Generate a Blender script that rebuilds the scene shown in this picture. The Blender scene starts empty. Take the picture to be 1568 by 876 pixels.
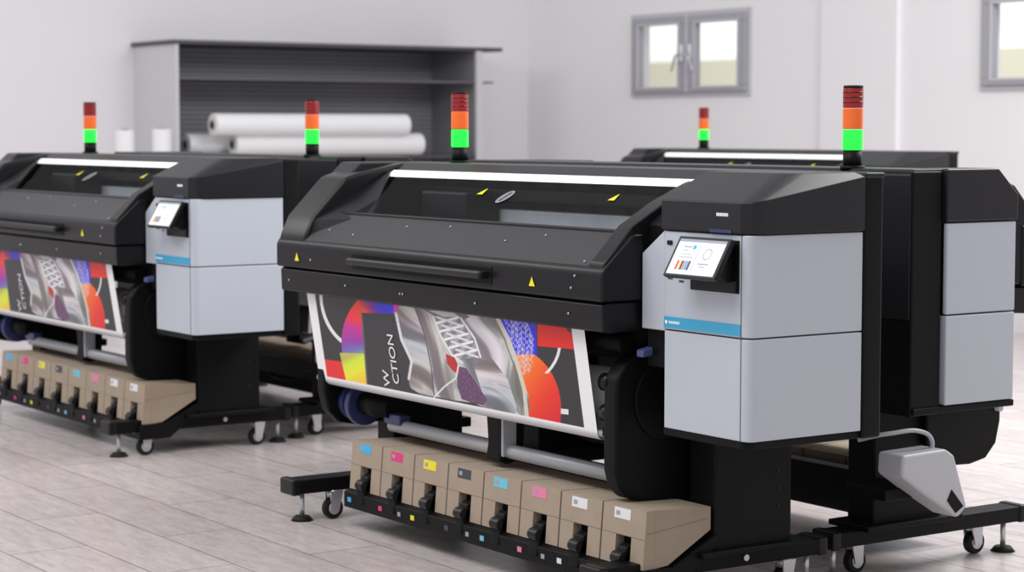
import bpy, bmesh, math, random
import numpy as np
from mathutils import Vector, Matrix
random.seed(4)
C = bpy.context.scene.collection

# ---------------------------------------------------------------- materials
def s2l(c):
    return tuple(((x/255)/12.92 if x/255 <= .04045 else (((x/255)+.055)/1.055)**2.4) for x in c)
def mat(name, rgb, rough=.5, metal=0, emit=0, spec=.5, noise=0, nscale=30, bump=0, coat=0):
    m = bpy.data.materials.new(name); m.use_nodes = True
    nt = m.node_tree; b = nt.nodes['Principled BSDF']
    col = s2l(rgb)+(1,)
    b.inputs['Base Color'].default_value = col
    b.inputs['Roughness'].default_value = rough
    b.inputs['Metallic'].default_value = metal
    b.inputs['Specular IOR Level'].default_value = spec
    b.inputs['Coat Weight'].default_value = coat
    if emit:
        b.inputs['Emission Color'].default_value = col
        b.inputs['Emission Strength'].default_value = emit
    if noise or bump:
        tc = nt.nodes.new('ShaderNodeTexCoord'); n = nt.nodes.new('ShaderNodeTexNoise')
        n.inputs['Scale'].default_value = nscale; n.inputs['Detail'].default_value = 4
        nt.links.new(tc.outputs['Object'], n.inputs['Vector'])
        if noise:
            mx = nt.nodes.new('ShaderNodeMix'); mx.data_type = 'RGBA'
            mx.inputs['A'].default_value = tuple(max(0, c*(1-noise)) for c in col[:3])+(1,)
            mx.inputs['B'].default_value = tuple(min(1, c*(1+noise)) for c in col[:3])+(1,)
            nt.links.new(n.outputs['Fac'], mx.inputs['Factor'])
            nt.links.new(mx.outputs['Result'], b.inputs['Base Color'])
        if bump:
            bp = nt.nodes.new('ShaderNodeBump'); bp.inputs['Strength'].default_value = bump
            bp.inputs['Distance'].default_value = .002
            nt.links.new(n.outputs['Fac'], bp.inputs['Height'])
            nt.links.new(bp.outputs['Normal'], b.inputs['Normal'])
    return m
M = {}
M['black'] = mat('black_plastic', (20,19,22), .34, spec=.25, noise=.15, nscale=60, bump=.05)
M['black2'] = mat('black_frame_steel', (12,12,14), .5, spec=.15, noise=.1)
M['hood'] = mat('hood_charcoal', (27,26,30), .38, spec=.32, noise=.12, nscale=200, bump=.1)
M['shelf'] = mat('cover_textured_grey', (48,47,51), .44, spec=.36, noise=.25, nscale=300, bump=.3)
M['inner'] = mat('window_interior', (52,54,58), .6, spec=.2)
M['innerlight'] = mat('interior_reflection_band', (238,240,244), .5, noise=.35, nscale=7)  # pale colour standing in for the reflection low in the window
M['grey'] = mat('light_grey_panel', (181,186,196), .42, noise=.02, nscale=200, bump=.05)
M['seam'] = mat('panel_seam', (90,94,102), .6)
M['blue'] = mat('blue_stripe', (60,158,198), .4)
M['white'] = mat('white_paint', (240,240,240), .4)
M['whitestrip'] = mat('white_strip', (250,250,252), .3, emit=.5)
M['silver'] = mat('brushed_silver', (200,200,205), .3, metal=.7)
M['greytube'] = mat('grey_tube', (170,172,178), .35, metal=.2)
M['navy'] = mat('blue_reel', (46,52,96), .35)
M['navyl'] = mat('blue_lever', (80,88,138), .4)
M['kraft'] = mat('kraft_cardboard', (158,142,125), .8, noise=.1, nscale=14)
M['kraftd'] = mat('kraft_crease', (120,106,92), .9)
M['yellow'] = mat('warning_yellow', (235,220,30), .5)
M['lamp_red'] = mat('beacon_red', (140,12,18), .2, emit=.2)
M['lamp_red2'] = mat('beacon_red_rib', (90,8,14), .25)
M['lamp_orange'] = mat('beacon_orange', (218,96,28), .2, emit=.3)
M['lamp_green'] = mat('beacon_green', (24,230,58), .25, emit=1.25)
M['rubber'] = mat('rubber_wheel', (20,20,22), .6, spec=.3)
M['screen'] = mat('screen_ui', (228,231,240), .25, emit=.3)
M['uigrey'] = mat('ui_grey', (150,155,165), .5)
M['badge'] = mat('badge_grey', (135,139,145), .35, metal=.3)
M['roll'] = mat('white_vinyl_roll', (240,240,242), .45)
M['core'] = mat('roll_core', (150,135,120), .8)
M['bottle'] = mat('waste_container_plastic', (182,183,188), .4)
for n,c in dict(c_cyan=(60,170,215),c_mag=(215,50,125),c_yel=(228,215,40),c_blk=(60,62,68),c_lc=(110,185,205),c_lm=(222,120,160),c_wh=(220,220,220)).items():
    M[n] = mat('label_'+n, c, .5)
g = bpy.data.materials.new('smoked_window'); g.use_nodes=True; nt=g.node_tree
for n in list(nt.nodes): nt.nodes.remove(n)
o_=nt.nodes.new('ShaderNodeOutputMaterial'); tr=nt.nodes.new('ShaderNodeBsdfTransparent'); gl=nt.nodes.new('ShaderNodeBsdfGlossy'); mxs=nt.nodes.new('ShaderNodeMixShader')
tr.inputs['Color'].default_value=(.68,.71,.74,1); gl.inputs['Roughness'].default_value=.04; mxs.inputs['Fac'].default_value=.04
nt.links.new(tr.outputs[0],mxs.inputs[1]); nt.links.new(gl.outputs[0],mxs.inputs[2]); nt.links.new(mxs.outputs[0],o_.inputs['Surface'])
M['glass']=g

# ---------------------------------------------------------------- builders
def finish(name, bm, m, parent=None, bevel=0, smooth=False, segs=2):
    bmesh.ops.recalc_face_normals(bm, faces=bm.faces)
    me = bpy.data.meshes.new(name); bm.to_mesh(me); bm.free()
    ob = bpy.data.objects.new(name, me); C.objects.link(ob)
    if m is not None: me.materials.append(m)
    if smooth:
        for p in me.polygons: p.use_smooth = True
    if bevel:
        b = ob.modifiers.new('bevel','BEVEL'); b.width = bevel; b.segments = segs
        b.limit_method = 'ANGLE'; b.angle_limit = math.radians(25)
        for p in me.polygons: p.use_smooth = True
        w = ob.modifiers.new('wn','WEIGHTED_NORMAL'); w.keep_sharp = True
    if parent: ob.parent = parent
    return ob
def box(name, x0,x1,y0,y1,z0,z1, m, parent=None, bevel=0):
    bm = bmesh.new()
    bmesh.ops.create_cube(bm, size=1)
    for v in bm.verts:
        v.co = Vector(((x0+x1)/2+v.co.x*(x1-x0),(y0+y1)/2+v.co.y*(y1-y0),(z0+z1)/2+v.co.z*(z1-z0)))
    return finish(name, bm, m, parent, bevel)
def prism(name, prof, x0, x1, m, parent=None, bevel=0, segs=2):
    bm = bmesh.new()
    a = [bm.verts.new((x0,y,z)) for y,z in prof]
    b = [bm.verts.new((x1,y,z)) for y,z in prof]
    n = len(prof)
    bm.faces.new(a); bm.faces.new(b[::-1])
    for i in range(n): bm.faces.new((a[i],b[i],b[(i+1)%n],a[(i+1)%n]))
    return finish(name, bm, m, parent, bevel, segs=segs)
def hprism(name, prof, z0, z1, m, parent=None, bevel=0, segs=3):
    bm = bmesh.new()
    a = [bm.verts.new((x,y,z0)) for x,y in prof]
    b = [bm.verts.new((x,y,z1)) for x,y in prof]
    n = len(prof)
    bm.faces.new(a); bm.faces.new(b[::-1])
    for i in range(n): bm.faces.new((a[i],b[i],b[(i+1)%n],a[(i+1)%n]))
    return finish(name, bm, m, parent, bevel, segs=segs)
def hexa(name, pts, m, parent=None, bevel=0):
    bm = bmesh.new()
    v = [bm.verts.new(p) for p in pts]
    for f in ((0,1,2,3),(4,5,6,7),(0,1,5,4),(1,2,6,5),(2,3,7,6),(3,0,4,7)): bm.faces.new([v[i] for i in f])
    return finish(name, bm, m, parent, bevel)
def cyl(name, p1, p2, r, m, parent=None, r2=None, seg=32, bevel=0):
    p1,p2 = Vector(p1),Vector(p2); d = p2-p1
    bm = bmesh.new()
    bmesh.ops.create_cone(bm, cap_ends=True, segments=seg, radius1=r, radius2=r if r2 is None else r2, depth=d.length)
    bmesh.ops.transform(bm, matrix=Matrix.Translation((p1+p2)/2) @ d.to_track_quat('Z','Y').to_matrix().to_4x4(), verts=bm.verts)
    ob = finish(name, bm, m, parent, bevel)
    for p in ob.data.polygons: p.use_smooth = len(p.vertices) == 4
    return ob
def tube(name, pts, r, m, parent=None):
    cu = bpy.data.curves.new(name,'CURVE'); cu.dimensions='3D'; cu.bevel_depth=r; cu.bevel_resolution=3
    sp = cu.splines.new('BEZIER'); sp.bezier_points.add(len(pts)-1)
    for bp,p in zip(sp.bezier_points, pts):
        bp.co = p; bp.handle_left_type = bp.handle_right_type = 'AUTO'
    cu.materials.append(m)
    ob = bpy.data.objects.new(name, cu); C.objects.link(ob); ob.parent = parent
    return ob

# ---------------------------------------------------------------- printed artwork (vertex colours on the fabric)
def homog(src, dst):
    A=[];B=[]
    for (x,y),(u,v) in zip(src,dst):
        A.append([x,y,1,0,0,0,-u*x,-u*y]); B.append(u)
        A.append([0,0,0,x,y,1,-v*x,-v*y]); B.append(v)
    h = np.linalg.solve(np.array(A,float), np.array(B,float))
    return np.append(h,1).reshape(3,3)
TR = [(468,447),(893,506),(921,664),(487,572)]       # corners of the traced artwork
UVC = [(0,0),(1,0),(1,1),(0,1)]
H_uv2t = homog(UVC, TR); H_t2uv = homog(TR, UVC)
def t2uv(p):
    q = H_t2uv @ np.array([p[0],p[1],1.0]); return q[0]/q[2], q[1]/q[2]
def inpoly(X,Y,poly):
    r = np.zeros(X.shape,bool); n=len(poly); j=n-1
    for i in range(n):
        xi,yi=poly[i]; xj,yj=poly[j]
        c = ((yi>Y)!=(yj>Y)) & (X < (xj-xi)*(Y-yi)/((yj-yi) if yj!=yi else 1e-9)+xi)
        r ^= c; j=i
    return r
def artwork(U,V):
    q = np.stack([U,V,np.ones_like(U)],-1) @ H_uv2t.T
    X = q[...,0]/q[...,2]; Y = q[...,1]/q[...,2]
    col = np.zeros(U.shape+(3,)); col[:] = (44,44,48)
    def put(mask, c):
        col[mask] = np.broadcast_to(np.array(c,float), col.shape)[mask]
    def lerp(t,stops):
        t = np.clip(t,0,1); out = np.zeros(t.shape+(3,))
        xs=[s[0] for s in stops]
        for k in range(3): out[...,k] = np.interp(t,xs,[s[1][k] for s in stops])
        return out
    def P(poly,c): put(inpoly(X,Y,poly),c)
    def stroke(pts,w,c):
        m=np.zeros(X.shape,bool)
        for (x0,y0),(x1,y1) in zip(pts,pts[1:]):
            dx,dy=x1-x0,y1-y0; t=np.clip(((X-x0)*dx+(Y-y0)*dy)/(dx*dx+dy*dy),0,1)
            m|=np.hypot(X-x0-t*dx,Y-y0-t*dy)<w
        put(m,c)
    # thin white arc (left)
    r = np.hypot((X-560),(Y-452)/1.18); put((r>68)&(r<72.5)&(X<524), (235,235,235))
    # colour ring: gradient by angle
    ang = (np.arctan2(Y-522, X-600)+math.pi)/(2*math.pi)
    r = np.hypot((X-600)/.9,(Y-522)/.95)
    ring = lerp(ang, [(0,(150,60,170)),(.05,(205,40,150)),(.085,(245,50,60)),(.125,(245,70,40)),(.15,(150,40,140)),(.18,(60,40,225)),(.25,(40,60,245)),(.35,(60,50,235)),(.5,(80,40,210)),(.8,(250,230,50)),(.88,(240,240,50)),(.93,(120,200,130)),(.97,(120,110,190)),(1,(150,60,170))])
    m = (r<88)&(X<690); put(m, ring)
    P([(598,440),(632,440),(616,486),(600,482)], (240,40,185))
    P([(470,544),(522,551),(534,596),(470,590)], (232,38,40))
    m = inpoly(X,Y,[(518,538),(562,540),(572,605),(531,592)])
    put(m, lerp((Y-540)/45+(X-540)/90, [(0,(200,190,90)),(.25,(215,240,60)),(.6,(240,238,50)),(1,(250,205,60))]))
    # dark square
    P([(551,480),(640,484),(650,612),(561,592)], (48,48,53))
    stroke([(551,480),(561,592)],1.2,(95,95,100))
    # right blue block with white maze
    P([(757,484),(818,494),(822,560),(806,592),(770,560)], (48,44,228))
    sp = np.sin(X*1.45+2.4*np.sin(Y*.62))*np.sin(Y*1.35+2.2*np.sin(X*.55))
    P([(819,480),(880,490),(884,539),(822,533)], (234,34,30))
    P([(846,470),(890,490),(893,520),(868,512)], (60,50,54))
    # orange/red circle
    r = np.hypot((X-776)/.96,(Y-634)/1.12)
    m = (r<90)&(X>765)&(Y>545)
    put(m, lerp((X-790)/75*.55+(Y-560)/90*.45, [(0,(252,150,30)),(.3,(250,100,24)),(.6,(240,52,28)),(1,(222,20,45))]))
    r = np.hypot((X-798),(Y-530)); put((r>56)&(r<60.5)&(Y>536)&(Y<574)&(X>835),(238,238,238))
    # tread
    tread=[(768,490),(804,496),(815,520),(817,550),(811,572),(799,577)]
    m = inpoly(X,Y,tread); put(m&(sp>.22),(222,222,238))
    # shoe
    shoe = [(601,480),(610,470),(628,473),(640,468),(662,470),(690,476),(712,478),(736,484),(757,487),(772,512),(786,544),(799,578),(810,606),(813,630),(808,644),(780,640),(752,628),(725,616),(696,612),(668,606),(640,600),(627,592),(622,576),(627,556),(619,536),(610,518)]
    m = inpoly(X,Y,shoe)
    def chrome(c,a,ph):
        w1=5*np.sin(a*.05+ph)+4*np.sin(a*.023+c*.05+ph*2)
        cc=c+w1
        n = np.sin(cc*.115+ph)+.45*np.sin(cc*.27+ph*2+.5*np.sin(a*.07))+.18*np.sin(cc*.6+a*.05)
        n = n+.35*np.sin(a*.045+cc*.03)
        g = 172+60*np.tanh(1.1*n)+22*np.exp(-((n-.2)/.12)**2)
        return np.clip(np.stack([g+7*np.sin(cc*.09+ph),g-3,g+6*np.cos(cc*.07+ph*3)],-1),60,250)
    a1=X*.45+Y*.9; c1=X*.9-Y*.42+7*np.sin(Y*.045)
    A=chrome(c1,a1,.4); col[m]=A[m]
    B_=chrome(X*.55-Y*.85,X*.8+Y*.5,2.2)*.94
    m2=inpoly(X,Y,[(601,480),(610,470),(632,474),(650,520),(660,560),(664,606),(640,600),(627,592),(622,576),(627,556),(612,520)])
    col[m2]=B_[m2]
    stroke([(632,474),(648,515),(658,560),(664,606)],1.0,(96,92,100))
    # toe cap
    m6=inpoly(X,Y,[(722,560),(750,548),(776,580),(792,622),(790,642),(752,628),(738,604)])
    T6=chrome(np.hypot(X-745,Y-640)*1.0,X,1.0); col[m6]=T6[m6]
    stroke([(722,560),(738,604),(752,628)],1.0,(120,116,124))
    # midsole edge
    stroke([(757,488),(775,520),(790,556),(803,596),(809,640)],3.0,(216,210,198))
    stroke([(752,490),(770,522),(785,558),(797,598),(801,640)],.8,(140,116,92))
    # opening, tongue, eyestay
    P([(640,474),(664,473),(700,478),(716,488),(700,496),(672,492)],(112,109,115))
    P([(652,478),(688,480),(700,488),(676,488)],(200,200,206))
    m4=inpoly(X,Y,[(660,488),(700,492),(722,520),(730,546),(704,552),(688,540),(672,516)])
    T=lerp(np.sin((X+Y*.5)*.35)*.5+.5,[(0,(128,126,134)),(1,(176,176,184))]); col[m4]=T[m4]
    stroke([(660,488),(672,516),(690,544),(706,556)],1.5,(232,232,236))
    stroke([(702,490),(724,520),(734,548)],1.5,(232,232,236))
    for k in range(5):
        x0=664+k*7.5; y0=490+k*12
        stroke([(x0,y0+7),(x0+34,y0-1)],1.9,(244,244,246)); stroke([(x0+2,y0-2),(x0+36,y0+10)],1.6,(226,226,230))
    # second shoe sole, red inset
    e=[(697,560),(712,564),(728,586),(746,612),(740,620),(722,616),(706,610),(699,590)]
    m5=inpoly(X,Y,e); put(m5,(122,78,120)); put(m5&(sp>.1),(76,60,86))
    P([(680,542),(694,548),(702,564),(700,574),(690,566),(682,556)], (190,44,48))
    stroke([(664,606),(680,590),(697,578),(700,560)],1.2,(236,236,238))
    stroke([(603,482),(612,520),(628,552),(624,578)],2.0,(222,224,228))
    P([(862,627),(874,629),(874,637),(862,635)], (235,235,235))
    # white margins
    put(U<.036, (240,240,242)); put(U>.962, (240,240,242)); put(V>.985,(236,236,238))
    return col
FX0,FX1 = -.08,1.78
def fabric(parent):
    nx,ny = 800,340
    prof=[]
    for j in range(ny): v=j/(ny-1); prof.append((.10+.055*v, .90-.345*v, v))
    for k in range(1,14):
        a = k/13*math.pi*.95
        prof.append((.155+.03*(1-math.cos(a)), .555-.03*math.sin(a), 2))
    prof.append((.30,.66,2))
    U=np.linspace(0,1,nx); P=len(prof)
    Yp=np.array([p[0] for p in prof]); Zp=np.array([p[1] for p in prof])
    vx=np.tile(FX0+U*(FX1-FX0),P); vy=np.repeat(Yp,nx); vz=np.repeat(Zp,nx)
    co=np.stack([vx,vy,vz],-1)
    j,i=np.meshgrid(np.arange(P-1),np.arange(nx-1),indexing='ij')
    f=np.stack([j*nx+i,j*nx+i+1,(j+1)*nx+i+1,(j+1)*nx+i],-1).reshape(-1,4)
    me=bpy.data.meshes.new('printed_fabric'); me.from_pydata(co.tolist(),[],f.tolist())
    UU,VV=np.meshgrid(U,[min(p[2],1) for p in prof])
    col=artwork(UU,VV)/255
    col[[k for k,p in enumerate(prof) if p[2]>1]] = (.82,.82,.83)
    lin=np.where(col<=.04045,col/12.92,((col+.055)/1.055)**2.4)
    rgba=np.concatenate([lin,np.ones(lin.shape[:2]+(1,))],-1).astype(np.float32)
    at=me.color_attributes.new('print','FLOAT_COLOR','POINT'); at.data.foreach_set('color',rgba.ravel())
    m=bpy.data.materials.new('printed_vinyl'); m.use_nodes=True; nt=m.node_tree
    ca=nt.nodes.new('ShaderNodeVertexColor'); ca.layer_name='print'
    nt.links.new(ca.outputs['Color'],nt.nodes['Principled BSDF'].inputs['Base Color'])
    nt.nodes['Principled BSDF'].inputs['Roughness'].default_value=.4
    me.materials.append(m)
    me.polygons.foreach_set('use_smooth',[True]*len(me.polygons))
    ob=bpy.data.objects.new('printed_fabric',me); C.objects.link(ob); ob.parent=parent
def lettering(txt, p, size, parent):
    u,v = t2uv(p)
    cu=bpy.data.curves.new('print_lettering','FONT'); cu.body=txt; cu.size=size; cu.extrude=.0005
    cu.materials.append(M['white'])
    ob=bpy.data.objects.new('print_lettering',cu); C.objects.link(ob); ob.parent=parent
    up=Vector((0,-.055,.345)).normalized(); left=Vector((-1,0,0)); n=up.cross(left)
    R=Matrix((up,left,n)).transposed().to_4x4()
    o=Vector((FX0+u*(FX1-FX0),.10+.055*v,.90-.345*v))+n*.003
    ob.matrix_local=Matrix.Translation(o)@R

# ---------------------------------------------------------------- one printer
def plate(name,x,y,z,pts,n,parent,m,th=.001):
    # thin flat label: pts are (across, up-slope) offsets on the plane whose up direction in YZ is n
    up=Vector((0,n[0],n[1])).normalized(); out=Vector((0,-up.z,up.y))
    o=Vector((x,y,z))+out*.0015
    bm=bmesh.new()
    a=[o+Vector((p,0,0))+up*q for p,q in pts]; k=len(a)
    va=[bm.verts.new(p) for p in a]; vb=[bm.verts.new(p+out*th) for p in a]
    bm.faces.new(va); bm.faces.new(vb[::-1])
    for i in range(k): bm.faces.new((va[i],vb[i],vb[(i+1)%k],va[(i+1)%k]))
    finish(name,bm,m,parent)
def tri(name,x,y,z,s,n,parent,asp=1):
    plate(name,x,y,z,[(-s/2,-s*.43*asp),(s/2,-s*.43*asp),(0,s*.5*asp)],n,parent,M['yellow'])

def build_printer():
    E=bpy.data.objects.new('large_format_printer',None); C.objects.link(E)
    P=E
    # ---- stand
    for k,x in enumerate((0,2.0)):
        box(f'foot_beam_{k}',x-.05,x+.05,-.03,.91,.112,.168,M['black2'],P,.006)
        box(f'beam_cap_{k}',x-.055,x+.055,-.04,-.0,.108,.172,M['black'],P,.008)
        box(f'beam_cap_back_{k}',x-.055,x+.055,.88,.92,.108,.172,M['black'],P,.008)
        for j,(yl,yc) in enumerate(((.03,.15),(.87,.74))):
            cyl(f'leveling_rod_{k}{j}',(x,yl,.01),(x,yl,.12),.01,M['silver'],P,seg=16)
            cyl(f'leveling_pad_{k}{j}',(x,yl,0),(x,yl,.018),.045,M['rubber'],P,r2=.03,seg=28)
            xx=x+.03
            cyl(f'caster_wheel_{k}{j}',(xx-.016,yc,.042),(xx+.016,yc,.042),.042,M['rubber'],P,bevel=.006)
            cyl(f'caster_hub_{k}{j}',(xx-.019,yc,.042),(xx+.019,yc,.042),.024,M['silver'],P,seg=24)
            prism(f'caster_fork_{k}{j}',[(yc-.018,.035),(yc+.018,.035),(yc+.035,.112),(yc-.02,.112)],xx-.026,xx-.020,M['silver'],P)
            prism(f'caster_forkb_{k}{j}',[(yc-.018,.035),(yc+.018,.035),(yc+.035,.112),(yc-.02,.112)],xx+.020,xx+.026,M['silver'],P)
            cyl(f'caster_swivel_{k}{j}',(xx,yc+.005,.085),(xx,yc+.005,.115),.026,M['silver'],P,seg=20)
        prism(f'column_{k}',[(.41,.16),(.74,.16),(.74,.95),(.41,.95)],x-.06,x+.07,M['black2'],P,.008)
        box(f'column_foot_{k}',x-.10,x+.10,.34,.80,.165,.185,M['black2'],P,.004)
        cyl(f'bolt_{k}',(x+.05,.56,.14),(x+.056,.56,.14),.011,M['silver'],P,seg=12)
        for j,zz in enumerate((.30,.36,.42)):
            cyl(f'bolt_s_{k}{j}',(x+.07,.68,zz),(x+.072,.68,zz),.006,M['rubber'],P,seg=12)
    box('rear_crossbeam',0,2,.56,.63,.24,.33,M['black2'],P,.005)
    box('front_crossbeam',0,2,.40,.45,.20,.26,M['black2'],P,.005)
    # ---- body core, with a hollow printing chamber behind the window
    prism('body_core',[(.19,.93),(.19,1.10),(.62,1.10),(.62,1.385),(.755,1.385),(.755,.76),(.40,.76)],-.15,1.92,M['black2'],P)
    box('chamber_back',-.02,1.86,.605,.62,1.10,1.385,M['inner'],P)
    box('chamber_reflection_band',.50,1.84,.560,.604,1.10,1.236,M['innerlight'],P,.01)  # added pale block, gives the window its bright reflected band
    box('carriage_beam',-.02,1.86,.52,.56,1.27,1.315,M['hood'],P,.004)
    box('print_carriage',.30,.62,.40,.55,1.13,1.30,M['black'],P,.01)
    for k in range(9): box(f'chamber_rib_{k}',.15+k*.2,.165+k*.2,.585,.606,1.23,1.38,M['black2'],P)
    prism('chamber_roof',[(.475,1.366),(.62,1.398),(.62,1.38),(.475,1.352)],-.02,1.86,M['black2'],P)
    prism('top_cover',[(.465,1.352),(.475,1.374),(.53,1.404),(.745,1.404),(.762,1.385),(.762,.90),(.70,.90),(.70,1.33),(.5,1.36)],-.236,2.075,M['hood'],P,.004)
    arm=[(.056,.996),(.056,1.09),(.066,1.125),(.10,1.195),(.25,1.347),(.30,1.362),(.52,1.401),(.70,1.401),(.70,.996)]
    armr=[(.056,.996),(.056,1.088),(.066,1.118),(.175,1.230),(.31,1.306),(.44,1.362),(.475,1.372),(.70,1.38),(.70,.996)]
    prism('side_arm_left',arm,-.232,-.02,M['black'],P,.014,3)
    prism('side_arm_right',armr,1.86,1.938,M['black'],P,.006,3)
    hexa('arm_fairing',[(-.04,.07,1.09),(.28,.18,1.195),(.28,.20,1.19),(-.04,.2,1.09),(-.03,.10,1.185),(.0,.44,1.37),(-.025,.46,1.36),(-.04,.2,1.2)],M['black'],P,.003)
    prism('front_cover',[(.05,.992),(.05,1.083),(.058,1.098),(.175,1.205),(.22,1.205),(.22,.992)],-.238,1.944,M['black'],P,.01,3)
    prism('cover_top',[(.062,1.104),(.176,1.209),(.178,1.203),(.064,1.098)],-.015,1.855,M['shelf'],P,.001)
    prism('lower_lip',[(.065,.897),(.062,.982),(.075,.989),(.35,.989),(.35,.905),(.10,.89)],-.225,1.93,M['black'],P,.006)
    # handle
    box('handle_recess',.37,1.32,.047,.052,1.012,1.072,M['black2'],P,.002)
    box('handle_bar',.39,1.30,.008,.03,1.03,1.058,M['hood'],P,.009)
    for k,x in enumerate((.39,1.265)): box(f'handle_post_{k}',x,x+.035,.02,.055,1.032,1.056,M['black'],P,.004)
    # window
    bm=bmesh.new()
    bm.faces.new([bm.verts.new(p) for p in ((0,.178,1.2072),(1.86,.178,1.2072),(1.86,.442,1.351),(0,.442,1.351))])
    finish('window_pane',bm,M['glass'],P)
    prism('window_rail',[(.172,1.204),(.172,1.212),(.18,1.217),(.19,1.206)],.02,1.86,M['black'],P)
    prism('white_strip',[(.438,1.349),(.440,1.354),(.470,1.3745),(.475,1.355)],-.03,1.935,M['whitestrip'],P)  # bright white strip along the window top, weakly emissive
    nv=(.264,.144)
    tri('window_warning_1',.80,.36,1.3075,.036,nv,P,1.3); tri('window_warning_2',1.60,.36,1.3075,.036,nv,P,1.3)
    circ=[(math.cos(a),math.sin(a)) for a in [i/28*2*math.pi for i in range(28)]]
    plate('window_badge',.98,.335,1.2935,[(.030*c,.044*s) for c,s in circ],nv,P,M['badge'])
    plate('badge_mark',.98,.335,1.2935,[(-.006,-.030),(.004,-.030),(.008,.030),(.0,.030)],nv,P,M['black2'],.0016)
    tri('cover_warning_1',-.06,.0495,1.036,.034,(0,1),P); tri('cover_warning_2',1.56,.0495,1.036,.034,(0,1),P)
    for k,(x,z) in enumerate([(-.15,.94),(.3,.945),(.7,.94),(.72,.94),(1.2,.94),(1.75,.945),(1.78,1.03),(.05,1.03),(1.8,1.07)]):
        cyl(f'screw_{k}',(x,.062 if z<.99 else .05,z),(x,.058 if z<.99 else .046,z),.004,M['silver'],P,seg=10)
    for k,(x,f) in enumerate([(.3,.3),(.62,.7),(.9,.8),(1.3,.5),(1.5,.75),(1.82,.1),(.1,.4)]):
        y=.062+f*.114; z=1.104+f*.105
        cyl(f'cover_screw_{k}',(x,y,z),(x,y-.002,z+.003),.004,M['silver'],P,seg=8)
    # ---- right cabinet
    def rc(x0,x1,y0,y1,r,n=6):
        pts=[(x0,y0)]
        for i in range(n+1):
            a=-math.pi/2+i/n*math.pi/2
            pts.append((x1-r+r*math.cos(a), y0+r+r*math.sin(a)))
        pts+=[(x1,y1),(x0,y1)]
        return pts
    hprism('cabinet_core',rc(2.08,2.46,.215,.655,.03),.585,1.225,M['black2'],P)
    hprism('cabinet_panel_upper',rc(2.07,2.475,.20,.66,.03),.9135,1.221,M['grey'],P,.004)
    hprism('cabinet_panel_lower',rc(2.07,2.475,.20,.66,.03),.60,.9095,M['grey'],P,.004)
    box('cabinet_front_seam',2.438,2.4405,.1985,.202,.60,1.22,M['seam'],P)
    hprism('cabinet_base',rc(2.06,2.465,.205,.742,.035),.575,.599,M['black2'],P,.004)
    box('cabinet_rear_section',1.95,2.478,.662,.742,.575,1.39,M['black2'],P,.008)
    prism('cabinet_inner_wall',[(.24,.78),(.24,1.235),(.33,1.30),(.46,1.362),(.70,1.38),(.70,.78)],1.932,2.068,M['black2'],P,.004)
    hexa('side_grey_panel',[(1.948,.205,.905),(2.066,.205,.905),(2.066,.26,.905),(1.948,.26,.905),(1.948,.205,1.145),(2.066,.205,1.225),(2.066,.26,1.225),(1.948,.26,1.145)],M['grey'],P,.004)
    # cap
    bm=bmesh.new()
    c=[[(2.06,.193),(2.44,.193),(2.472,.215),(2.484,.26),(2.484,.66),(2.06,.66)],
       [(2.06,.193),(2.44,.193),(2.472,.215),(2.484,.26),(2.484,.66),(2.06,.66)],
       [(2.06,.375),(2.38,.375),(2.415,.40),(2.435,.46),(2.435,.66),(2.06,.66)]]
    zz=[[1.224]*6,[1.318,1.318,1.320,1.326,1.392,1.4],[1.404]*6]
    L=[[bm.verts.new((x,y,z)) for (x,y),z in zip(cc,z_)] for cc,z_ in zip(c,zz)]
    bm.faces.new(L[0]); bm.faces.new(L[2])
    for a in range(2):
        for i in range(6):
            j=(i+1)%6; bm.faces.new((L[a][i],L[a][j],L[a+1][j],L[a+1][i]))
    finish('cabinet_cap',bm,M['hood'],P,.006)
    box('cap_rear',2.06,2.482,.663,.745,1.385,1.404,M['hood'],P,.006)
    box('cap_notch',2.30,2.40,.191,.195,1.226,1.236,M['navy'],P)
    for k in range(7): box(f'cap_label_{k}',2.33+k*.008,2.3355+k*.008,.1915,.194,1.276,1.286,M['white'],P)
    box('blue_stripe',2.071,2.438,.1975,.202,.918,.953,M['blue'],P)
    box('blue_stripe_edge',2.071,2.438,.197,.202,.914,.918,M['uigrey'],P)
    for k in range(6): box(f'stripe_text_{k}',2.097+k*.009,2.103+k*.009,.1968,.198,.932,.940,M['white'],P)
    cyl('stripe_drop',(2.083,.1968,.936),(2.083,.199,.936),.006,M['white'],P,seg=12)
    for k,x in enumerate((2.10,2.155)):
        for i in range(4):
            for j in range(4):
                if (i*3+j*5+k)%3: box(f'code_{k}{i}{j}',x-.012+i*.006,x-.007+i*.006,.1985,.2,1.064+j*.007,1.070+j*.007,M['c_blk'],P)
    box('power_switch',2.085,2.11,.196,.2,1.178,1.192,M['black'],P,.002)
    box('status_mark',2.115,2.13,.1975,.2,1.14,1.15,M['c_blk'],P)
    box('tablet_recess',2.20,2.43,.197,.202,1.045,1.205,M['black2'],P,.003)
    box('tablet_slot',2.22,2.425,.185,.2,1.05,1.085,M['black'],P,.004)
    # tablet
    b0=Vector((0,.105,1.092)); t0=Vector((0,.172,1.208)); d=(t0-b0); n=Vector((0,-d.z,d.y)).normalized()
    def tb(name,x0,x1,a,b,off,th,m):
        p=[]
        for o in (off,off+th):
            for (x,f) in ((x0,a),(x1,a),(x1,b),(x0,b)):
                q=b0+d*f+n*o; p.append((x,q.y,q.z))
        hexa(name,p,m,P,.002 if th>.004 else 0)
    tb('tablet_body',2.18,2.425,0,1.02,-.018,.018,M['black'])
    tb('tablet_screen',2.192,2.413,.06,.95,.0,.001,M['screen'])
    tb('ui_header',2.192,2.413,.88,.95,.001,.0004,M['uigrey'])
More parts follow.
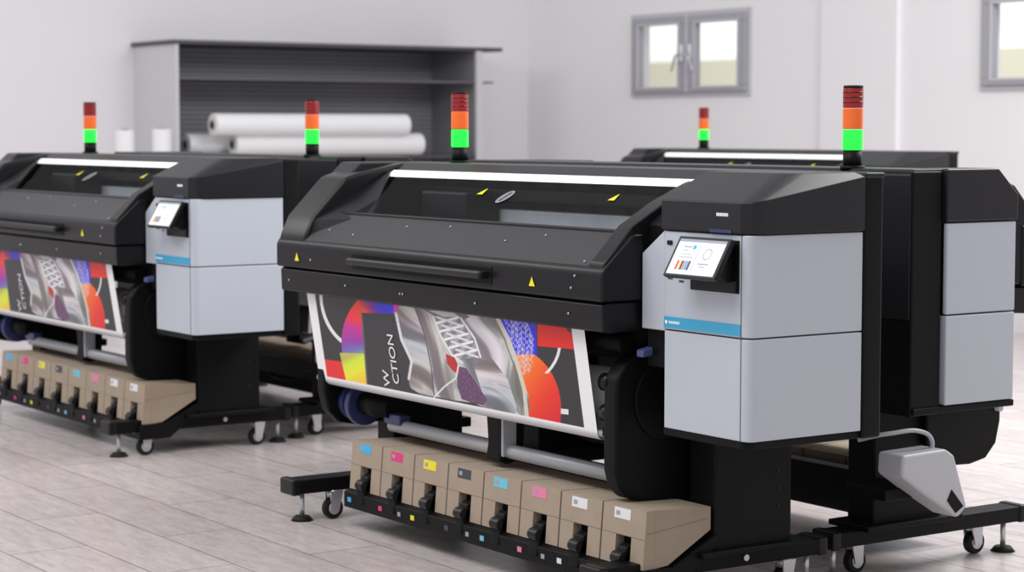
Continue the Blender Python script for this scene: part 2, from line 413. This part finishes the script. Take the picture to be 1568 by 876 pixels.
    for k,(x,cn) in enumerate(zip((2.222,2.233,2.244,2.255,2.266,2.277),('c_mag','c_yel','c_blk','c_lm','c_cyan','c_blk'))):
        tb(f'ui_bar_{k}',x,x+.009,.17,.40,.001,.0005,M[cn])
    for k,(x0,x1,a,b) in enumerate([(2.225,2.262,.74,.77),(2.225,2.25,.66,.68),(2.32,2.37,.33,.36),(2.33,2.36,.26,.28),(2.225,2.285,.48,.50),(2.225,2.27,.56,.575),(2.30,2.302,.15,.82)]):
        tb(f'ui_line_{k}',x0,x1,a,b,.001,.0005,M['uigrey'])
    tb('ui_icon',2.268,2.282,.70,.80,.001,.0005,M['c_cyan'])
    for k in range(20):
        a=k/20*2*math.pi
        tb(f'ui_ring_{k}',2.345+.018*math.cos(a),2.349+.018*math.cos(a),.58+.13*math.sin(a),.61+.13*math.sin(a),.001,.0005,M['uigrey'])
    prism('tablet_mount',[(.13,1.10),(.165,1.19),(.2,1.19),(.2,1.07)],2.27,2.40,M['black'],P,.004)
    # ---- left end housing
    prism('left_core',[(.285,.585),(.285,1.22),(.60,1.22),(.60,.575)],-.236,-.06,M['black2'],P)
    prism('left_panel_upper',[(.273,.9135),(.273,1.222),(.608,1.222),(.608,.9135)],-.258,-.238,M['grey'],P,.006)
    prism('left_panel_lower',[(.273,.605),(.273,.9095),(.608,.9095),(.608,.605)],-.258,-.20,M['grey'],P,.006)
    prism('left_base',[(.265,.580),(.265,.603),(.75,.603),(.75,.580)],-.254,-.06,M['black2'],P,.004)
    prism('left_cap',[(.266,1.226),(.266,1.315),(.365,1.405),(.614,1.405),(.614,1.226)],-.262,-.10,M['hood'],P,.008,3)
    box('left_rear_section',-.244,-.03,.617,.758,.575,1.398,M['black2'],P,.008)
    # side plates
    prism('side_plate_right',[(.38,.86),(.26,.83),(.18,.79),(.145,.74),(.14,.68),(.14,.44),(.155,.385),(.19,.35),(.24,.335),(.52,.33),(.52,.86)],1.83,1.90,M['black2'],P,.012,3)
    prism('side_plate_left',[(.15,.62),(.15,.50),(.17,.42),(.22,.37),(.30,.355),(.42,.36),(.52,.45),(.52,.62)],-.09,-.03,M['black2'],P,.01,3)
    for j,(y,z,r) in enumerate(((.17,.72,.03),(.17,.62,.028),(.18,.56,.02))): cyl(f'plate_knob_{j}',(1.80,y,z),(1.845,y,z),r,M['black'],P)
    cyl('plate_disc',(1.90,.34,.66),(1.912,.34,.66),.13,M['black2'],P,seg=48,bevel=.004)
    prism('blue_lever',[(.20,.835),(.20,.81),(.30,.82),(.36,.845),(.36,.865),(.28,.85)],1.925,1.96,M['navyl'],P,.006)
    # ---- media path
    fabric(P)
    lettering('CTION',(611,587),.062,P); lettering('W',(597,590),.062,P)
    cyl('fabric_bar',(FX0-.03,.172,.548),(1.80,.172,.548),.012,M['greytube'],P)
    cyl('white_takeup_roll',(-.02,.30,.66),(1.825,.30,.66),.085,M['roll'],P,seg=48)
    cyl('feed_roller',(-.02,.22,.845),(1.86,.22,.845),.035,M['black2'],P)
    cyl('silver_tension_tube',(.28,.28,.392),(1.83,.28,.392),.026,M['greytube'],P)
    cyl('dark_spindle',(-.03,.28,.455),(.30,.28,.455),.045,M['black2'],P)
    cyl('reel_disc',(.045,.28,.45),(.075,.28,.45),.085,M['navy'],P,seg=48,bevel=.006)
    cyl('reel_disc_b',(-.03,.28,.45),(.0,.28,.45),.07,M['navy'],P,seg=40,bevel=.006)
    cyl('reel_hub',(.075,.28,.45),(.10,.28,.45),.035,M['navyl'],P,seg=32,bevel=.004)
    cyl('reel_boss',(.10,.28,.45),(.115,.28,.45),.015,M['navy'],P)
    box('blue_clip',.26,.38,.25,.30,.40,.44,M['navy'],P,.006)
    prism('center_bracket',[(.235,.56),(.245,.42),(.235,.36),(.27,.345),(.34,.36),(.35,.56)],1.00,1.09,M['black2'],P,.006)
    box('center_clip',1.09,1.105,.24,.30,.375,.54,M['greytube'],P,.005)
    tube('cable',[(1.45,.45,.33),(1.2,.42,.20),(.9,.44,.17),(.5,.45,.24)],.01,M['black2'],P)
    # ---- ink box tray
    prism('ink_tray',[(.105,.078),(.105,.138),(.13,.15),(.24,.15),(.42,.24),(.42,.20),(.26,.078)],.20,2.075,M['black2'],P,.004)
    cols=['c_cyan','c_mag','c_yel','c_blk','c_lc','c_lm','c_wh','c_wh']
    w=.2323
    for k in range(8):
        x0=.212+k*w; x1=x0+w-.008
        bm=bmesh.new()
        a,b=x0+.075,x0+.155
        outer=[(x0,.150),(a,.150),(a,.245),(b,.245),(b,.150),(x1,.150),(x1,.337),(x0,.337)]
        def yf(z): return .125+(z-.15)*.08
        F=[bm.verts.new((x,yf(z),z)) for x,z in outer]
        G=[bm.verts.new((x,.1725,z)) for x,z in outer]
        bm.faces.new(F)
        for i in range(8):
            j=(i+1)%8; bm.faces.new((F[i],F[j],G[j],G[i]))
        finish(f'ink_box_front_{k}',bm,M['kraft'],P)
        prism(f'ink_box_{k}',[(.173,.150),(.173,.337),(.40,.327),(.40,.252),(.225,.155)],x0,x1,M['kraft'],P)
        box(f'ink_notch_{k}',a,b,.165,.1722,.15,.245,M['black2'],P)
        prism(f'ink_crease_{k}',[(yf(.245)-.0005,.2445),(yf(.245)-.0005,.2462),(.16,.2462),(.16,.2445)],x0+.001,x1-.001,M['kraftd'],P)
        prism(f'box_side_crease_{k}',[(.14,.262),(.14,.2635),(.39,.2915),(.39,.290)],x1-.001,x1+.0006,M['kraftd'],P)
        prism(f'ink_tap_{k}',[(.165,.225),(.125,.21),(.108,.16),(.098,.105),(.125,.10),(.17,.15)],a+.016,b-.014,M['black2'],P,.006)
        cyl(f'ink_tap_knob_{k}',(a+.016,.115,.175),(b-.014,.115,.175),.022,M['black'],P,seg=20,bevel=.003)
        z0,z1=.296,.330
        prism(f'ink_label_{k}',[(yf(z0)-.001,z0),(yf(z1)-.001,z1),(yf(z1)+.001,z1),(yf(z0)+.001,z0)],x0+.06,x0+.145,M[cols[k]],P)
        prism(f'ink_label_mark_{k}',[(yf(z0+.01)-.0016,z0+.01),(yf(z1-.01)-.0016,z1-.01),(yf(z1)+.001,z1-.01),(yf(z0)+.001,z0+.01)],x0+.07,x0+.09,M['uigrey'],P)
        box(f'tray_chip_{k}',x0+.02,x0+.045,.1035,.106,.102,.120,M[cols[k]],P)
        if k%2: box(f'tray_chip_b_{k}',x0+.16,x0+.18,.1035,.106,.102,.118,M['uigrey'],P)
    # ---- waste container on the left end
    prism('waste_container',[(.88,.47),(.68,.475),(.64,.45),(.575,.27),(.62,.235),(.78,.33),(.885,.40)],-.34,-.22,M['bottle'],P,.012,3)
    prism('waste_label',[(.655,.335),(.60,.275),(.635,.255),(.675,.30)],-.343,-.335,M['black2'],P)
    box('waste_bracket',-.24,-.05,.70,.86,.30,.34,M['black2'],P,.004)
    tube('waste_hose',[(-.15,.90,.50),(-.25,.86,.53),(-.29,.74,.53),(-.29,.70,.50),(-.29,.70,.46)],.008,M['greytube'],P)
    # ---- signal beacon
    bx,by=.09,.715
    cyl('beacon_base',(bx,by,1.398),(bx,by,1.465),.033,M['black2'],P)
    cyl('beacon_flange',(bx,by,1.398),(bx,by,1.412),.043,M['black2'],P)
    cyl('beacon_green',(bx,by,1.465),(bx,by,1.536),.035,M['lamp_green'],P,bevel=.003)
    cyl('beacon_orange',(bx,by,1.538),(bx,by,1.609),.035,M['lamp_orange'],P,bevel=.003)
    cyl('beacon_red',(bx,by,1.611),(bx,by,1.678),.035,M['lamp_red'],P,bevel=.003)
    for j,z in enumerate((1.628,1.645,1.662)): cyl(f'beacon_rib_{j}',(bx,by,z),(bx,by,z+.005),.0355,M['lamp_red2'],P)
    cyl('beacon_cap',(bx,by,1.678),(bx,by,1.688),.034,M['rubber'],P,bevel=.003)
    return E
main=build_printer()
kids=list(main.children)
main.location=(-7.20,3.87,0)
def clone(loc,rot):
    e=bpy.data.objects.new('large_format_printer',None); C.objects.link(e)
    e.location=loc; e.rotation_euler=(0,0,rot)
    for k in kids:
        o=k.copy(); C.objects.link(o); o.parent=e
clone((-5.23,5.76,0),math.pi)
clone((-11.11,3.93,0),0)
clone((-9.18,5.81,0),math.pi)
clone((-11.45,8.64,0),0)

# ---------------------------------------------------------------- room
XW,YW=-17.35,12.0
fm=bpy.data.materials.new('floor_tiles'); fm.use_nodes=True; nt=fm.node_tree; B=nt.nodes['Principled BSDF']
tc=nt.nodes.new('ShaderNodeTexCoord')
br=nt.nodes.new('ShaderNodeTexBrick'); br.offset=.5
br.inputs['Scale'].default_value=1; br.inputs['Brick Width'].default_value=1.2; br.inputs['Row Height'].default_value=.30
br.inputs['Mortar Size'].default_value=.004; br.inputs['Mortar Smooth'].default_value=.4
br.inputs['Color1'].default_value=s2l((212,202,200))+(1,); br.inputs['Color2'].default_value=s2l((198,188,187))+(1,)
br.inputs['Mortar'].default_value=s2l((145,135,135))+(1,)
nt.links.new(tc.outputs['Object'],br.inputs['Vector'])
mp=nt.nodes.new('ShaderNodeMapping'); mp.inputs['Scale'].default_value=(2.0,8,1)
nt.links.new(tc.outputs['Object'],mp.inputs['Vector'])
ns=nt.nodes.new('ShaderNodeTexNoise'); ns.inputs['Scale'].default_value=2.6; ns.inputs['Detail'].default_value=12; ns.inputs['Roughness'].default_value=.82
nt.links.new(mp.outputs['Vector'],ns.inputs['Vector'])
cr=nt.nodes.new('ShaderNodeValToRGB'); cr.color_ramp.elements[0].position=.34; cr.color_ramp.elements[0].color=(.62,.59,.59,1)
cr.color_ramp.elements[1].position=.60; cr.color_ramp.elements[1].color=(1,1,1,1)
nt.links.new(ns.outputs['Fac'],cr.inputs['Fac'])
mx=nt.nodes.new('ShaderNodeMix'); mx.data_type='RGBA'; mx.blend_type='MULTIPLY'; mx.inputs['Factor'].default_value=.8
nt.links.new(br.outputs['Color'],mx.inputs['A']); nt.links.new(cr.outputs['Color'],mx.inputs['B'])
nt.links.new(mx.outputs['Result'],B.inputs['Base Color']); B.inputs['Roughness'].default_value=.24
bp=nt.nodes.new('ShaderNodeBump'); bp.inputs['Strength'].default_value=.08; bp.inputs['Distance'].default_value=.01
nt.links.new(ns.outputs['Fac'],bp.inputs['Height']); nt.links.new(bp.outputs['Normal'],B.inputs['Normal'])
box('floor',XW-.2,4,-4,YW+.2,-.1,0,fm)
wallm=mat('wall_plaster',(230,228,231),.8,noise=.02,nscale=1.2,bump=.05)
wallb=mat('wall_plaster_back',(238,236,238),.8,noise=.02,nscale=1.2,bump=.05)
ext=mat('exterior_render',(180,178,160),.9)
extw=mat('white_backdrop',(240,240,238),.9)  # white for the added backdrop behind the windows
pvc=mat('window_pvc',(196,196,201),.4,noise=.03)
pvc2=mat('window_sash_pvc',(166,166,173),.4,noise=.03)
box('wall_left',XW-.2,XW,-4,YW+.2,0,4.2,wallm)
wins=[(-15.62,-13.92,1.83,2.60),(-11.25,-9.55,1.83,2.60),(-6.9,-5.2,1.83,2.60)]
bm=bmesh.new()
def addbox(x0,x1,z0,z1):
    r=bmesh.ops.create_cube(bm,size=1)
    for v in r['verts']:
        v.co=Vector(((x0+x1)/2+v.co.x*(x1-x0),YW+.1+v.co.y*.2,(z0+z1)/2+v.co.z*(z1-z0)))
x=XW
for w in wins:
    addbox(x,w[0],0,4.2); addbox(w[0],w[1],0,w[2]); addbox(w[0],w[1],w[3],4.2); x=w[1]
addbox(x,4,0,4.2)
finish('wall_back',bm,wallb)
box('trim_pilaster',-13.0,-12.12,YW-.045,YW,0,4.2,wallb)
for i,(x0,x1,z0,z1) in enumerate(wins):
    E=bpy.data.objects.new(f'window_{i+1}',None); C.objects.link(E)
    y0=YW-.02; y1=YW+.08
    t=.04
    box('frame_bottom',x0,x1,y0,y1,z0,z0+t,pvc,E,.004); box('frame_top',x0,x1,y0,y1,z1-t,z1,pvc,E,.004)
    box('frame_left',x0,x0+t,y0,y1,z0+t,z1-t,pvc,E,.004); box('frame_right',x1-t,x1,y0,y1,z0+t,z1-t,pvc,E,.004)
    xm=(x0+x1)/2
    for j,(a,b) in enumerate(((x0+t,xm-.016),(xm+.016,x1-t))):
        s=.105; sb=.055; st=.075; ya,yb=YW-.05,YW+.02
        box(f'sash_{j}_bottom',a,b,ya,yb,z0+t,z0+t+sb,pvc2,E,.006); box(f'sash_{j}_top',a,b,ya,yb,z1-t-st,z1-t,pvc2,E,.006)
        box(f'sash_{j}_l',a,a+s,ya,yb,z0+t+sb,z1-t-st,pvc2,E,.006); box(f'sash_{j}_r',b-s,b,ya,yb,z0+t+sb,z1-t-st,pvc2,E,.006)
        for (n_,p0,p1,q0,q1) in (('b',a+s-.02,b-s+.02,z0+t+sb-.02,z0+t+sb),('t',a+s-.02,b-s+.02,z1-t-st,z1-t-st+.02),('l',a+s-.02,a+s,z0+t+sb,z1-t-st),('r',b-s,b-s+.02,z0+t+sb,z1-t-st)):
            box(f'bead_{j}_{n_}',p0,p1,ya-.008,ya,q0,q1,pvc,E)
    box('mullion',xm-.015,xm+.015,YW-.055,YW+.05,z0+t,z1-t,pvc,E,.004)
    for s_ in (-1,1):
        box('handle_plate',xm+s_*.06-.014,xm+s_*.06+.014,YW-.07,YW-.05,2.15,2.30,M['white'],E,.004)
        tube('handle',[(xm+s_*.06,YW-.06,2.22),(xm+s_*.06,YW-.10,2.22),(xm+s_*.12,YW-.10,2.13),(xm+s_*.15,YW-.10,2.06)],.012,M['silver'],E)
box('exterior_wall',-40,0,29,29.2,-.1,3.02,ext)
box('bright_backdrop',-40,0,29.4,29.6,-.1,9,extw)  # added backdrop so the upper window panes come out white

# ---------------------------------------------------------------- storage rack with rolls
E=bpy.data.objects.new('storage_rack',None); C.objects.link(E)
rk=mat('rack_dark_steel',(74,73,78),.5,noise=.1,nscale=5); rb=mat('rack_back_panel',(150,149,153),.5,noise=.12,nscale=3); rs=mat('rack_side_panel',(205,204,208),.5); sl=mat('rack_slat',(108,107,112),.5)
xf=-16.51; ya,yb=7.74,10.87
box('side_panel_near',XW,xf,ya,ya+.03,0,2.27,rs,E,.003)
box('side_panel_far',XW,xf,yb-.03,yb,0,2.27,rb,E)
box('side_skin_far',XW,xf,yb,yb+.01,0,2.27,rs,E)
box('back_panel',XW,XW+.03,ya+.03,yb-.03,0,2.27,rb,E)
for k in range(22):
    box(f'back_slat_{k}',XW+.03,XW+.04,ya+.03,yb-.03,1.32+k*.043,1.332+k*.043,sl,E)
box('top_board',XW,xf+.03,ya-.03,yb+.24,2.27,2.305,rk,E,.004)
box('shelf_upper',XW+.04,xf-.01,ya+.03,yb-.03,1.97,1.985,sl,E)
box('shelf_upper_end',XW+.3,xf-.01,yb+.01,yb+.16,1.97,1.985,rk,E)
box('shelf_roll',XW+.04,xf+.02,ya+.03,yb-.03,1.27,1.30,rk,E,.003); box('shelf_low',XW+.04,xf+.02,ya+.03,yb-.03,.55,.58,rk,E,.003)
box('front_post',xf,xf+.04,yb-.06,yb+.01,0,2.268,rs,E,.003); box('front_post_near',xf,xf+.02,ya,ya+.03,0,2.268,rs,E,.003)
def roll(p,q,r):
    e=bpy.data.objects.new('media_roll',None); C.objects.link(e)
    p,q=Vector(p),Vector(q); d=(q-p).normalized()
    cyl('roll_body',p,q,r,M['roll'],e,seg=40,bevel=.008); cyl('roll_core',p-d*.01,q+d*.01,r*.42,M['core'],e,seg=24)
    cyl('core_hole',p-d*.012,p-d*.009,r*.3,M['black2'],e,seg=24)
roll((-16.42+.0,8.05,1.575),(-16.42,10.0,1.575),.1)
roll((-16.50,8.28,1.402),(-16.50,10.2,1.402),.1)
roll((-16.75,7.95,1.402),(-16.75,9.8,1.402),.1)
for (x,y,h) in ((-16.35,7.2,1.53),(-16.2,7.47,1.54)):
    roll((x,y,0.012),(x,y,h),.08)

# ---------------------------------------------------------------- camera
cam=bpy.data.cameras.new('camera'); co=bpy.data.objects.new('camera',cam); C.objects.link(co)
cam.sensor_width=36; cam.lens=73.47; cam.clip_end=200
s_,c_=.07478,.9972
fwd=Vector((-.8267*c_,.5627*c_,-s_))
co.location=(0,0,1.537); co.rotation_euler=fwd.to_track_quat('-Z','Y').to_euler()
cam.dof.use_dof=True; cam.dof.focus_distance=6.8; cam.dof.aperture_fstop=3.4
bpy.context.scene.camera=co

# ---------------------------------------------------------------- light
w=bpy.data.worlds.new('world'); bpy.context.scene.world=w; w.use_nodes=True
w.node_tree.nodes['Background'].inputs['Color'].default_value=(.98,.98,1,1)
w.node_tree.nodes['Background'].inputs['Strength'].default_value=.72
def area(name,loc,target,sx,sy,e,col=(1,1,1)):
    l=bpy.data.lights.new(name,'AREA'); l.shape='RECTANGLE'; l.size=sx; l.size_y=sy; l.energy=e; l.color=col
    o=bpy.data.objects.new(name,l); C.objects.link(o); o.location=loc
    o.rotation_euler=(Vector(target)-Vector(loc)).to_track_quat('-Z','Y').to_euler()
area('overhead_fill',(-6,1.5,4.6),(-7,4.5,0),4,2,160)  # unseen fill from above, added for soft direction
area('overhead_fill',(-13,1.0,4.6),(-12,5,0),4,2,125)  # unseen added fill, set clear of the hood window's reflection
area('overhead_fill',(-5.5,9,4.6),(-7,8,0),4,3,430)  # unseen fill added to brighten floor and wall at back right
area('backdrop_fill',(-26,18,9),(-26,29,2.5),20,3,2800)  # added lamp outdoors, only brightens the backdrop seen through the panes
bpy.context.scene.view_settings.view_transform='Standard'
